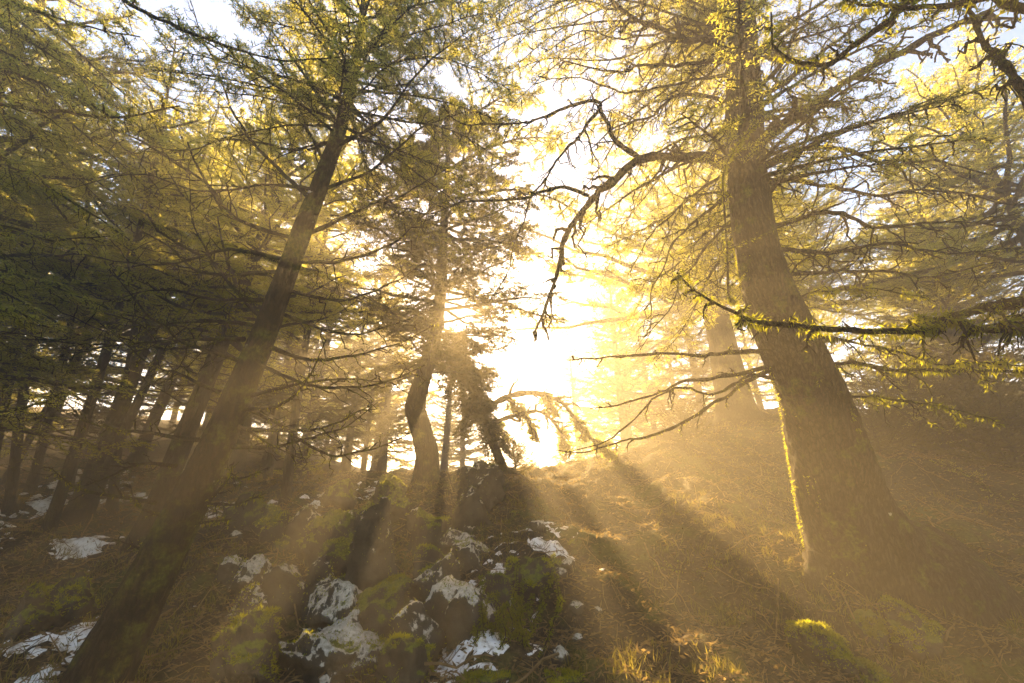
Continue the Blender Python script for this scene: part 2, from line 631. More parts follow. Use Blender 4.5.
def limb(parent, pts, r0, r1, name="branch", twig=(0, 0.3), sub=(0, 0.1), needle=None, moss=None, mat=None, seg=7, wob=0.02, spread=(30, 80), plane=0.3, droop=0.1, twig_r=0.35, u0=0.1, twob=0.10):
    """one branch with its side twigs as one mesh; its moss and its needles are sub-parts"""
    base = np.array(parent.location) if parent.parent is None else np.zeros(3)
    pts = np.asarray(pts, float) - base
    n = max(10, len(pts) * 5)
    P = smooth_path(pts, n)
    L = np.linalg.norm(np.diff(P, axis=0), axis=-1).sum()
    wv = np.stack([fbm(np.stack([np.linspace(0, L * 3, n), np.full(n, rng.random() * 90), np.full(n, k * 7.3)], -1), 3, 4) for k in range(3)], -1)
    P = P + wv * wob * np.sin(np.linspace(0, math.pi, n))[:, None] ** .5
    rr = r0 + (r1 - r0) * np.linspace(0, 1, n) ** 0.8
    rr = rr * (1 + 0.12 * rng.normal(size=n))
    g = Geo()
    tubes(g, P[None], rr[None], seg)
    curves = [P[None]]
    Q1 = Q2 = np.zeros((0, 5, 3))
    if twig[0]:
        Q1 = grow_twigs(P[None], twig[0], twig[1], spread, droop, u0, 6, plane, twob)
        ra = np.linspace(1, .3, 6)[None] * np.clip(r1 * 1.1 + (r0 - r1) * twig_r * rng.uniform(.3, .9, (len(Q1), 1)), .003, .5)
        tubes(g, Q1, ra, 4)
        if sub[0]:
            Q2 = grow_twigs(Q1, sub[0], sub[1], spread, droop, 0.2, 4, plane, 0.08)
            tubes(g, Q2, np.full((len(Q2), 4), max(.0022, r1 * .45)), 3)
    o = g.obj(name, mat or TWIG, parent)
    if needle:
        gn = Geo()
        for Q in (Q1, Q2):
            if len(Q):
                needles(gn, Q, *needle)
        if gn.n:
            gn.obj("needles", NEEDLE, o, smooth=False)
    if moss:
        gm = Geo()
        per, l, w = moss
        moss_tufts(gm, P[None], r0 * .55, per, l, w)
        if len(Q1):
            moss_tufts(gm, Q1, r1 * .8, per * .5, l * .8, w * .9)
        if gm.n:
            gm.obj("moss_foliage", MOSS, o, smooth=False)
    return o


def pix(pl, t0, t1):
    t = np.linspace(t0, t1, len(pl))
    return [at(p[0], p[1], tt) for p, tt in zip(pl, t)]


def trunk_mesh(name, parent, pts, radii, mat, seg=28, n=70, rough=0.10, flare=None, moss=None, seed=3):
    base = np.array(parent.location)
    P = smooth_path(np.asarray(pts, float) - base, n)
    x = np.linspace(0, 1, len(radii))
    rr = np.interp(np.linspace(0, 1, n), x, radii)
    g = Geo()
    seg = int(seg * 2)
    P2 = smooth_path(P, n * 2)
    rr2 = np.interp(np.linspace(0, 1, n * 2), np.linspace(0, 1, n), rr)
    tubes(g, P2[None], rr2[None], seg, True)
    V = g.v[0]
    ax = np.repeat(P2, seg, 0)
    d = nrm(V - ax)
    sl = np.repeat(np.concatenate([[0], np.cumsum(np.linalg.norm(np.diff(P2, axis=0), axis=1))]), seg)
    rv = np.repeat(rr2, seg)
    lump = fbm(np.concatenate([d[:, :2] * 1.3, (sl * 1.1)[:, None]], 1) + seed, 3, seed)
    plate = 1 - np.abs(fbm(np.concatenate([d[:, :2] * (rv * 30)[:, None], (sl * 4.5)[:, None]], 1) + seed, 3, seed + 1, .55)) * 1.6
    V += d * (rv * rough * .9 * lump + np.clip(plate, -.6, 1) * np.minimum(rv * .07, .022))[:, None]
    o = g.obj(name, mat, parent)
    return o, P + base, rr


# ------------------------------------------------------------------ forest fir kinds (meshes shared by their copies)
def fir_meshes(seed, H, Rc, z0, nb, r0, lean=0.03, step=0.03, l=0.075, w=0.018, twig_gap=0.13, up=0.10, droop=0.25, bare=10, mat=NEEDLE, profile=0.75, tw=0.30, curve=None):
    reseed(seed)
    n = 26
    s = np.linspace(0, 1, n)
    P = np.zeros((n, 3))
    P[:, 2] = s * H
    ph = rng.random(2) * 6
    P[:, 0] = lean * H * (np.sin(s * 3 + ph[0]) - math.sin(ph[0])) * .5
    P[:, 1] = lean * H * (np.sin(s * 2.6 + ph[1]) - math.sin(ph[1])) * .5
    if curve is not None:
        P = smooth_path(curve, n)
    rr = r0 * (1 - s) ** 0.8 + 0.012
    rr[0] *= 1.35
    rr[1] *= 1.1
    gt, gb, gc = Geo(), Geo(), Geo()
    tubes(gt, P[None], rr[None], 14, True, 0.12, seed)
    hs = z0 + (1 - z0) * ((np.arange(nb) + rng.random(nb)) / nb) ** 0.95
    hs = np.clip(hs, 0, .985)
    base, _ = lerp_curve(P[None], hs[None])
    base = base[0]
    v = (1 - hs) / (1 - z0)
    L = Rc * (0.12 + v ** profile) * rng.uniform(.65, 1.15, nb) * np.clip(.75 + (hs - z0) * 3, 0, 1)
    az = np.arange(nb) * 2.399 + rng.normal(0, .35, nb)
    el = np.radians(rng.normal(2, 9, nb)) + (1 - v) * 0.6
    d = np.stack([np.cos(az) * np.cos(el), np.sin(az) * np.cos(el), np.sin(el)], -1)
    m = 9
    q = np.linspace(0, 1, m)
    C = base[:, None] + d[:, None] * (L[:, None] * q)[..., None]
    C[..., 2] += L[:, None] * (-droop * q + (droop * .6 + up) * q ** 2)
    C += rng.normal(0, 1, C.shape) * (.018 * L[:, None, None] * q[:, None])
    tubes(gb, C, (0.008 + 0.016 * L[:, None]) * np.linspace(1, .25, m)[None], 5)
    # bare dead snags under the crown
    if bare:
        hb = rng.uniform(.06, z0 * 1.1, bare)
        bb, _ = lerp_curve(P[None], hb[None])
        ab = rng.uniform(0, 6.28, bare)
        Lb = rng.uniform(.4, 1.6, bare)
        db = np.stack([np.cos(ab), np.sin(ab), rng.normal(-.1, .2, bare)], -1)
        Cb = bb[0][:, None] + db[:, None] * (Lb[:, None] * q)[..., None]
        Cb[..., 2] += .25 * Lb[:, None] * q ** 2
        Cb += rng.normal(0, 1, Cb.shape) * (.03 * Lb[:, None, None] * q[:, None])
        tubes(gb, Cb, .016 * np.linspace(1, .3, m)[None].repeat(bare, 0), 4)
        Qb = grow_twigs(Cb, 5, Lb[:, None] * .3, (40, 80), 0.1, .3, 4, .4)
        tubes(gb, Qb, np.full((len(Qb), 4), .005), 3)
    # needle sprays, in groups of branches of like length
    order = np.argsort(L)
    for grp in np.array_split(order, 6):
        if not len(grp):
            continue
        Lg = L[grp]
        cnt = max(4, int(Lg.mean() / twig_gap * 2))
        Q = grow_twigs(C[grp], cnt, Lg[:, None] * tw + .10, (40, 68), 0.18, 0.14, 5, .82, .05)
        drop = rng.random(len(Q)) > .10
        Q = Q[drop]
        tubes(gb, Q, np.linspace(.0055, .002, 5)[None].repeat(len(Q), 0), 3, cap=False)
        needles(gc, Q, step, l, w)
        needles(gc, C[grp][:, 4:], step * .8, l, w)
    return gt.mesh("trunk", BARK_FAR), gb.mesh("branchwork", TWIG), gc.mesh("crown", mat, False)


KINDS = {
    "tall": fir_meshes(101, 11.0, 2.6, .30, 105, .17, bare=16, l=.065, w=.02, step=.022),
    "slim": fir_meshes(102, 10.5, 1.9, .42, 85, .09, bare=22, l=.065, w=.02, step=.022),
    "broad": fir_meshes(103, 10.0, 3.3, .22, 85, .18, bare=12, droop=.18, up=.04, profile=.55, l=.06, w=.018, step=.022),
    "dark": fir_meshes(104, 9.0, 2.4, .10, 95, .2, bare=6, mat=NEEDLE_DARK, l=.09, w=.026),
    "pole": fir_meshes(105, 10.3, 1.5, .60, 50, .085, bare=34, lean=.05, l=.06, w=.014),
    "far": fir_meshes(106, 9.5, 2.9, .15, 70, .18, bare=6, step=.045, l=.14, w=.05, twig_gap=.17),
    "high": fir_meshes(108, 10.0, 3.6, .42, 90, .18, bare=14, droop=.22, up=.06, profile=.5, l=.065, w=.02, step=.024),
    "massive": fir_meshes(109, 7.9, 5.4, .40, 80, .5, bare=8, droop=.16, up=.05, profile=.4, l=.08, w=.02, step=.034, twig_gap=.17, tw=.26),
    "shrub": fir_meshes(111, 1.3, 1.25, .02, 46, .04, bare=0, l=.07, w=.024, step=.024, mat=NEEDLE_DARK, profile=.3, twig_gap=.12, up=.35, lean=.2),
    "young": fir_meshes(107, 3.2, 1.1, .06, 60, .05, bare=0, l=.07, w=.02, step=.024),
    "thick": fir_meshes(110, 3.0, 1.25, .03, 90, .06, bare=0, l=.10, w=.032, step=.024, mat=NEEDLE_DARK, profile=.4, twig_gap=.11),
}
KH = {"tall": 11.2, "slim": 10.7, "broad": 10.2, "dark": 9.2, "pole": 10.5, "far": 9.7, "young": 3.3, "shrub": 1.5, "thick": 3.1, "high": 10.2, "massive": 8.1}


def fir(kind, x, y, label, group, scale=1.0, rz=0.0, lean=(0.0, 0.0), name="fir_tree", z=None):
    zz = float(terrain(np.array([x]), np.array([y]))[0]) - 0.06 if z is None else z
    t = empty(name, (x, y, zz), label, "tree", group)
    scale = min(scale, (12.7 - zz) / KH[kind])
    t.scale = (scale,) * 3
    t.rotation_euler = (R(lean[1]), R(lean[0]), rz)      # lean x towards +X, lean y towards -Y
    t.rotation_mode = 'XYZ'
    for nm, me in zip(("trunk", "branchwork", "crown"), KINDS[kind]):
        o = bpy.data.objects.new(nm, me)
        COL.objects.link(o)
        o.parent = t
    return t


def firp(kind, px, py, label, group, **kw):
    p, _ = ground_at(px, py)
    return fir(kind, p[0], p[1], label, group, **kw)


#@TREES
GL = "thin leaning firs in the dim wood at left"
firp("tall", 140, 548, "thick shadowed fir trunk standing just behind the leaning foreground trunk", None, scale=1.15, rz=.4, lean=(4, 0))
for px, py, k, s, ln, lab in (
        (48, 532, "pole", 1.0, 12, "thin fir whose foot stands by the snow streak at far left"),
        (10, 512, "slim", 1.0, 12, "slender fir cut by the left picture edge, foot in brown litter"),
        (84, 520, "pole", 1.05, 11, "thin pale pole fir just right of the snow streak at far left"),
        (112, 512, "slim", .9, 9, "slim fir between the thin pole firs and the thick shadowed trunk"),
        (30, 492, "pole", 1.15, 12, None), (66, 492, "slim", 1.1, 10, None), (-25, 520, "tall", 1.0, 10, None),
        (4, 484, "pole", 1.2, 12, None), (98, 488, "pole", 1.1, 9, None)):
    firp(k, px, py, lab or "one of the distant thin firs crowded behind the leaning pole trunks at left", GL, scale=s, rz=px * .37, lean=(ln, 2))
# left and middle wood that makes the yellow canopy
GM = "firs massed behind the leaning foreground trunk"
LM = "hazy fir in the yellow-green wood behind the leaning foreground trunk"
for x, y, k, s, rz, ln in ((-9.4, 6.3, "broad", 1.2, 1.0, 0), (-8.4, 9.4, "high", 1.05, 2.0, 3), (-12.0, 7.5, "broad", 1.2, 3.0, 3), (-4.6, 9.8, "slim", 1.0, 4.0, 2), (-6.6, 12.8, "slim", 1.05, 5.0, 2),
                          (-10.5, 13.0, "high", 1.0, 1.3, 5), (-15.0, 11.0, "broad", 1.1, 2.2, 6), (-5.4, 17.0, "slim", 1.0, 2.9, 0), (-12.5, 18.5, "far", .9, 0.4, 0), (-19.0, 17.0, "far", 1.0, 2.6, 0), (-8.5, 22.0, "far", .8, 1.9, 0)):
    fir(k, x, y, LM, GM, scale=s, rz=rz, lean=(ln, 0))
# right hillside
GR = "firs on the hillside behind the big curved tree"
LR = "hazy fir with flat tiers on the hillside behind the big curved tree"
for x, y, k, s, rz in ((11.6, 8.8, "high", 1.1, .2), (13.0, 12.2, "broad", 1.1, 1.2), (9.6, 13.2, "high", 1.0, 2.2), (14.5, 13.5, "broad", 1.0, .5), (17.0, 18.5, "far", .8, 1.7), (18.5, 11.0, "far", .9, 3.7)):
    fir(k, x, y, LR, GR, scale=s, rz=rz)
GB = "low dark firs standing in the bright gap below the sun"
for x, y, k, s, rz in ((3.4, 23.5, "dark", .86, 1.9), (6.6, 21.0, "dark", .72, 3.0), (-2.6, 25.0, "dark", .9, 4.0)):
    fir(k, x, y, "low hazy fir behind the crest in the bright gap under the sun", GB, scale=s, rz=rz)
GY = "young firs along the crest between the crooked tree and the pale trunk"
for px, py, sc_, rz in ((540, 467, .6, .3), (566, 464, .36, 1.2), (684, 440, .6, 3.1), (515, 472, .5, 4.4)):
    firp("shrub", px, py, "low spreading shrub hazed by sunbeams on the crest left of the pale massive trunk", GY, scale=sc_, rz=rz, name="shrub")
GC = "misty low-branched firs on the crest left of the crooked tree"
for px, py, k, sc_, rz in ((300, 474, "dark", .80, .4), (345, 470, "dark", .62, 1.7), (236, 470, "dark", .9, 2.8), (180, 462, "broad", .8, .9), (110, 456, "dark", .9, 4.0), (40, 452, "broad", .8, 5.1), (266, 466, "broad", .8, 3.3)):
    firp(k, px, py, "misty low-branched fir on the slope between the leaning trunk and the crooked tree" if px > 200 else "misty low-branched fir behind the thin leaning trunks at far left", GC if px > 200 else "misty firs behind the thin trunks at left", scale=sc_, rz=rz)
fir("dark", -5.0, 18.0, "dark misty fir added to shade the near left, in the gap between the leaning trunk and the crooked tree", None, scale=.85, rz=2.2)  # extra fir, put here to shade the air over the left foreground
fir("dark", -3.0, 20.5, "dark misty fir added to shade the low near air, just beyond the crooked tree, its tip right under the sun", None, scale=.9, rz=.7)  # extra fir blocking the sun from the low air near the camera
fir("dark", 4.6, 18.5, "hazy dark-tiered fir added to shade the right side, right of the bright gap, left of the pale massive trunk", None, scale=.95, rz=3.7)  # extra fir keeping sun off the air right of the big tree
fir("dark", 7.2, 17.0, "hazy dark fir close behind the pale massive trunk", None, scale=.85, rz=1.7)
GW = "dense firs added behind the crest to shade the foreground"  # trees put in to shade the near air, leaving a gap for beams
for x, y, k, s, rz in ((-6.0, 20.5, "far", 1.0, 1.0), (-9.8, 19.0, "far", 1.0, 2.4), (-13.0, 21.5, "far", 1.0, 3.0), (-16.5, 22.0, "far", 1.0, 4.0), (-10.5, 26.0, "far", 1.0, .6), (-21.0, 14.0, "far", 1.0, 1.6)):
    fir(k, x, y, "dense hazy fir added to shade the foreground, in the wall of trees beyond the crest left of the crooked tree", GW, scale=s, rz=rz)
for x, y, k, s, rz in ((5.2, 20.5, "far", .9, .2), (8.2, 22.0, "far", .9, 1.4), (11.2, 20.0, "far", .9, 2.4), (15.5, 21.0, "far", .9, 3.3), (6.6, 27.0, "far", 1.0, 4.1), (12.5, 26.5, "far", .9, 5.0)):
    fir(k, x, y, "dense hazy fir added to shade the foreground, beyond the hillside right of the glare, behind the pale massive trunk", "firs added as sun blockers behind the pale massive trunk", scale=s, rz=rz)  # right half of the added sun-blocking trees
# far beyond the crest
GF = "distant firs beyond the bright crest"
LF = "distant fir dissolved in bright mist beyond the crest"
for x, y, k, s, rz in ((-9.5, 30.0, "far", 1.0, .3), (-4.8, 34.0, "far", .8, 2.0), (1.5, 36.0, "far", .62, 1.0), (6.0, 33.0, "far", .7, 4.2), (11.0, 32.0, "far", 1.0, 3.1), (-15.0, 30.0, "far", 1.1, 5.5)):
    fir(k, x, y, LF, GF, scale=s, rz=rz)

GT = "dark shrubs in the gloom right of the big curved tree"
for px, py, sc_, rz in ((905, 446, 1.1, .4), (945, 452, 1.3, 1.6), (990, 448, 1.3, 2.7), (1020, 470, 1.0, 3.9), (965, 428, 1.4, 5.0), (880, 452, .7, .2)):
    firp("shrub", px, py, "dark spreading shrub under the mossy branches right of the big curved tree", GT, scale=sc_, rz=rz, name="shrub")
# trunk fading in the glow behind the big tree
firp("massive", 738, 420, "pale massive trunk fading into the glow just left behind the big curved tree", None, scale=1.0, rz=1.2, lean=(-4, 0))
firp("dark", 985, 425, "dark fir trunk in gloom at the right edge behind the mossy branches", None, scale=1.1, rz=.6, lean=(-3, 0))
firp("young", 925, 452, "low dark green young fir under the mossy branches at right", None, scale=.95, rz=1.0, name="young_fir")
firp("young", 880, 440, "hazy young fir right behind the big curved trunk", None, scale=.8, rz=2.0, name="young_fir")
firp("young", 300, 478, "small misty young fir standing at the left end of the rocky crest", None, scale=.75, rz=4.0, name="young_fir")

# centre tree with the crooked trunk, in front of the sun
p, tc_ = ground_at(426, 482)
ct = empty("crooked_tree", p, "small crooked fir with elbowed trunk standing in the sun glare on the crest", "tree")
cpath = [p + np.array((0, 0, -.1))] + [at(x, y, tc_ + dt) for x, y, dt in ((427, 455, 0), (421, 430, .1), (415, 408, .1), (421, 385, .1), (430, 355, .2), (437, 320, .2), (441, 285, .3), (443, 240, .4), (446, 195, .5), (448, 150, .6), (449, 120, .7))]
_, CP, CR = trunk_mesh("trunk", ct, cpath, [.33, .25, .23, .24, .19, .17, .15, .13, .11, .08, .05, .03], BARK_FAR, 16, 60, .12)
reseed(55)
gb, gc = Geo(), Geo()
CPl = CP - np.array(p)
nb = 92
hs = np.sort(rng.uniform(.40, .99, nb))
B, _ = lerp_curve(CPl[None], hs[None])
v = (1 - hs) / .57
L = (0.45 + 2.9 * v ** .5 * np.clip((hs - .35) * 5, .5, 1)) * rng.uniform(.65, 1.1, nb)
az = np.arange(nb) * 2.399 + rng.normal(0, .3, nb)
el = np.radians(rng.normal(3, 8, nb))
d = np.stack([np.cos(az) * np.cos(el), np.sin(az) * np.cos(el), np.sin(el)], -1)
q = np.linspace(0, 1, 9)
C = B[0][:, None] + d[:, None] * (L[:, None] * q)[..., None]
C[..., 2] += L[:, None] * (-.10 * q + .03 * q ** 2)
C += rng.normal(0, 1, C.shape) * (.02 * L[:, None, None] * q[:, None])
tubes(gb, C, (.008 + .014 * L[:, None]) * np.linspace(1, .25, 9)[None], 5)
Q = grow_twigs(C, 30, L[:, None] * .30 + .10, (40, 70), .12, .12, 5, .85, .05)
tubes(gb, Q, np.full((len(Q), 5), .0045), 3, cap=False)
keep = fbm(np.array(p) + Q[:, 0] * .9, 2, 8) > -.60
_w0 = np.array(p) + Q[:, 2] - CAM
_sd = np.linalg.norm(np.cross(_w0, _s), axis=1)           # a hole in the crown on the line towards the sun
keep &= _sd > .45
needles(gc, Q[keep], .017, .085, .022)
gb.obj("branchwork", TWIG, ct)
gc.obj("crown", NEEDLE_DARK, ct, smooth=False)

reseed(57)
for pl in ([(442, 290), (490, 300), (530, 312), (562, 322)], [(443, 240), (490, 240), (530, 252), (572, 276)], [(446, 200), (500, 190), (545, 196), (585, 215)], [(447, 170), (495, 145), (530, 138), (560, 140)], [(448, 140), (480, 110), (510, 95), (535, 96)],
           [(442, 265), (395, 268), (350, 282), (318, 300)], [(446, 200), (400, 196), (360, 206), (330, 222)]):
    limb(ct, pix(pl, tc_ + .35, tc_ - .2), .05, .008, twig=(26, .8), sub=(6, .25), needle=(.013, .055, .014), plane=.8, droop=.12)
# dark ragged clump leaning beside it
p, tb_ = ground_at(505, 470)
bt = empty("leaning_bush_fir", p, "dark ragged bushy fir leaning left beside the crooked tree below the glare", "tree")
bpath = [p + np.array((0, 0, -.1))] + [at(x, y, tb_ + dt) for x, y, dt in ((492, 440, 0), (478, 405, 0), (466, 370, .1), (457, 335, .1))]
_, BP, BR = trunk_mesh("trunk", bt, bpath, [.12, .11, .1, .06, .03], BARK_FAR, 10, 24)
reseed(56)
gb, gc = Geo(), Geo()
BPl = BP - np.array(p)
nb = 90
hs = rng.uniform(.25, .99, nb)
B, _ = lerp_curve(BPl[None], hs[None])
dd = nrm(rng.normal(0, 1, (nb, 3)) + np.array((.1, 0, -.7)))
L = rng.uniform(.35, .95, nb)
C = B[0][:, None] + dd[:, None] * (L[:, None] * q)[..., None]
C[..., 2] -= .3 * L[:, None] * q ** 2
tubes(gb, C, .012 * np.linspace(1, .3, 9)[None].repeat(nb, 0), 4)
Q = grow_twigs(C, 12, .24, (30, 70), .5, .1, 5, .3, .1)
tubes(gb, Q, np.full((len(Q), 5), .0045), 3, cap=False)
needles(gc, Q, .018, .11, .03)
gb.obj("branchwork", TWIG, bt)
gc.obj("crown", NEEDLE_DARK, bt, smooth=False)
reseed(58)  # needle clumps added across the gap to split the sunlight into beams
for pl in ([(505, 399), (515, 405), (524, 416)], [(538, 395), (549, 402), (556, 414)], [(570, 415), (580, 424), (586, 438)], [(522, 414), (530, 424), (536, 438)], [(556, 425), (562, 436), (566, 448)], [(590, 438), (602, 444), (612, 454)], [(492, 420), (500, 430), (506, 446)]):
    limb(bt, pix(pl, tb_ + .1, tb_ + .3), .03, .01, twig=(18, .34), sub=(5, .14), needle=(.011, .085, .026), plane=.1, droop=.3)
# bare limbs arching right from that clump
for pl, r in (([(482, 412), (505, 398), (535, 393), (560, 402), (580, 425), (600, 450)], .10), ([(488, 425), (515, 415), (540, 412), (556, 425), (566, 448)], .07)):
    limb(bt, pix(pl, tb_, tb_ + .4), r, .03, twig=(14, .9), sub=(4, .3), mat=BARK_FAR, plane=.1)

# ------------------------------------------------------------------ the leaning fir in the left foreground
reseed(200)
p, tl = ground_at(92, 700)
lt = empty("leaning_fir", p, "leaning foreground fir with lichen-spotted trunk and long bare dead branches, at left", "tree")
lp = [(84, 712), (130, 618), (172, 535), (212, 455), (247, 375), (280, 290), (312, 205), (338, 135), (352, 80), (362, 20), (368, -30), (374, -85)]
LT0, LT1 = tl, tl + 3.6
ltt = np.linspace(0, 1, len(lp)) * (LT1 - LT0) + LT0
lpath = [at(x, y, t) for (x, y), t in zip(lp, ltt)]
lrad = np.array([30, 23, 18.5, 15, 12.5, 10.3, 8.6, 6.8, 4.8, 3.4, 2.6, 1.5]) / FPX * ltt
_, LP, LR_ = trunk_mesh("trunk", lt, lpath, lrad, BARK_LEAN, 32, 130, .10)


def trunk_t(py):
    """depth of the leaning trunk where it crosses image row py"""
    ys = np.array([a[1] for a in lp])[::-1]
    return float(np.interp(py, ys, ltt[::-1]))


LEFT_PIX = [
    ([(199, 440), (133, 432), (101, 426), (75, 412), (50, 390)], .3), ([(176, 466), (143, 463), (106, 479), (86, 486)], .0), ([(156, 503), (101, 493), (69, 485), (52, 468)], -.3),
    ([(160, 515), (138, 506), (130, 485)], -.3), ([(145, 551), (114, 540)], -.2), ([(219, 392), (175, 373), (149, 362), (96, 320)], .5), ([(244, 339), (190, 341), (122, 344), (80, 344), (0, 331)], .8),
    ([(205, 503), (234, 506), (266, 493)], -.2), ([(208, 501), (228, 479), (234, 462)], -.4), ([(195, 524), (231, 519)], -.1), ([(218, 477), (244, 478), (267, 468)], .2),
    ([(226, 447), (276, 447), (319, 436), (345, 428), (378, 402)], .4), ([(234, 428), (297, 431), (340, 421), (372, 405)], -.2), ([(243, 410), (276, 406), (308, 382), (326, 340)], -.5), ([(249, 396), (300, 385), (345, 379), (390, 382)], .5),
    ([(268, 324), (230, 285), (194, 231), (189, 168)], .3), ([(285, 271), (209, 274), (164, 244), (118, 212)], .7), ([(298, 240), (239, 219), (194, 174), (120, 130), (75, 110), (0, 72)], .9),
    ([(311, 200), (264, 154), (234, 115), (209, 50), (190, 0)], .8), ([(325, 165), (300, 110), (280, 60), (250, 10)], 1.0), ([(331, 150), (380, 120), (420, 70), (470, 30)], -.6),
    ([(322, 190), (370, 170), (420, 130), (470, 110)], .5), ([(305, 235), (350, 215), (400, 195), (455, 165)], .8), ([(295, 262), (345, 262), (395, 240), (440, 200)], -.6),
    ([(285, 290), (340, 300), (390, 285), (425, 262)], .5), ([(276, 312), (330, 330), (380, 330), (430, 310)], .9), ([(262, 345), (320, 360), (380, 350), (440, 322)], .3),
    ([(255, 362), (310, 385), (370, 385), (425, 365)], -.6), ([(270, 330), (210, 320), (150, 325), (60, 300)], .6), ([(290, 260), (230, 250), (160, 265), (70, 255), (10, 262)], 1.1), ([(280, 300), (225, 300), (170, 290), (110, 300)], -.6),
    ([(255, 365), (200, 350), (150, 320), (112, 270)], -.6), ([(316, 190), (270, 185), (200, 190), (140, 175), (60, 190)], .8), ([(336, 140), (300, 150), (240, 140), (180, 150), (110, 138)], .9), ([(344, 110), (310, 95), (250, 90), (180, 70), (90, 60)], 1.2), ([(240, 405), (280, 425), (330, 455), (370, 450), (412, 432)], .1), ([(236, 424), (262, 440), (300, 458)], -.3)]
for k, (pl, dt) in enumerate(LEFT_PIX):
    t0 = trunk_t(pl[0][1])
    Lp = math.hypot(pl[-1][0] - pl[0][0], pl[-1][1] - pl[0][1])
    ln = Lp * t0 / FPX
    low = pl[0][1] > 380
    limb(lt, pix(pl, t0, t0 + dt), .015 + .006 * min(ln, 2), .004, twig=(int(5 + 7 * ln), .16 + .16 * ln * (0.5 if low else 1)), sub=((3, .10) if not low else (2, .05)), moss=(150 if low else 70, .035, .009), plane=.35, droop=.15, wob=.03 * min(ln, 1))
for pl, dt in (([(352, 80), (400, 60), (450, 60), (510, 90)], .8), ([(345, 110), (395, 120), (450, 130), (500, 160)], .9), ([(362, 20), (400, 10), (450, 0), (500, 20)], .5), ([(366, 0), (410, -40), (460, -50), (530, -20)], .6),
               ([(356, 60), (390, 30), (420, -10), (440, -60)], .5), ([(340, 125), (300, 70), (270, 30), (230, 0)], .8), ([(352, 80), (320, 40), (300, 0), (280, -40)], .8), ([(362, 20), (330, -10), (300, -30), (250, -40)], .6), ([(346, 105), (370, 150), (410, 180), (460, 200)], 1.2)):
    t0 = trunk_t(pl[0][1])
    limb(lt, pix([pl[0]] + [(a + 6, b + 34 + 10 * k) for k, (a, b) in enumerate(pl[1:])], t0, t0 + dt + 1.0), .02, .005, twig=(30, .55), sub=(7, .17), needle=(.020, .045, .010), plane=.7, droop=.2)
    limb(lt, pix(pl, t0, t0 + dt), .025, .005, twig=(32, .6), sub=(7, .17), needle=(.020, .042, .009), plane=.7, droop=.2)
# green upper boughs of the same tree
reseed(201)
for k in range(60):
    u = rng.uniform(.62, .99)
    i = int(u * (len(LP) - 1))
    a = k * 2.399
    Lb = rng.uniform(1.1, 2.6) * (1.3 - u * .6)
    dv = np.array((math.cos(a), math.sin(a), rng.uniform(-.05, .35)))
    P0 = LP[i]
    pts = [P0 + dv * Lb * s + np.array((0, 0, -.25 * Lb * s * s)) for s in (0, .35, .7, 1)]
    limb(lt, pts, .02, .004, twig=(int(15 * Lb), .38), sub=(5, .14), needle=(.02, .042, .009), plane=.8, droop=.15)

# ------------------------------------------------------------------ the big curved mossy tree at right
reseed(300)
p, tr = ground_at(868, 578)
big = empty("big_mossy_tree", p, "huge curved mossy tree with flared foot and crooked bare limbs, right of the sun", "tree")
bp = [(915, 634), (896, 592), (867, 556), (843, 510), (828, 460), (812, 400), (788, 340), (768, 290), (755, 235), (747, 170), (744, 110), (742, 40), (739, -30), (736, -105)]
btt = np.concatenate([np.full(8, tr), tr + np.linspace(.1, 2.2, 6)])
brad = np.array([100, 78, 52, 40, 34, 29, 26, 21.5, 19, 17, 17, 13, 10, 6]) / FPX * btt
bpath = [at(x, y, t) for (x, y), t in zip(bp, btt)]
_, BG, BGR = trunk_mesh("trunk", big, bpath, brad, BARK_BIG, 48, 160, .09, seed=11)
reseed(303)
gm = Geo()
kk = rng.integers(4, 100, 9000)
ang = rng.normal(0, .6, 9000)
out_ = np.stack([-np.cos(ang + .5), np.sin(ang + .5), np.zeros(9000)], -1)
keep = fbm(np.stack([ang * 3, kk * .14, kk * 0], -1), 3, 12) > -.05 + (kk > 60) * .35 + np.abs(ang) * .35
Bm = BG[kk] - np.array(big.location) + out_ * (BGR[kk] * 1.0)[:, None] + rng.normal(0, .02, (9000, 3)) * np.array((0, 0, 1))
dm = nrm(out_ * .8 + rng.normal(0, .4, (9000, 3)) + np.array((0, 0, -.5)))
kites(gm, Bm[keep], dm[keep], nrm(np.cross(dm, randdir(9000)))[keep], rng.uniform(.015, .05, keep.sum()), rng.uniform(.006, .014, keep.sum()))
gm.obj("moss_foliage", MOSS, big, smooth=False)
# roots
for pl, r in (([(880, 548), (920, 570), (962, 590), (1000, 612), (1030, 640)], .30), ([(820, 560), (808, 585), (800, 602)], .16), ([(905, 600), (935, 622), (948, 645)], .15)):
    pts = pix(pl, tr - .1, tr - .45)
    o = limb(big, pts, r, .05, name="root", mat=BARK_BIG, seg=12, wob=.03)


def big_t(py):
    ys = np.array([a[1] for a in bp])[::-1]
    return float(np.interp(py, ys, btt[::-1]))


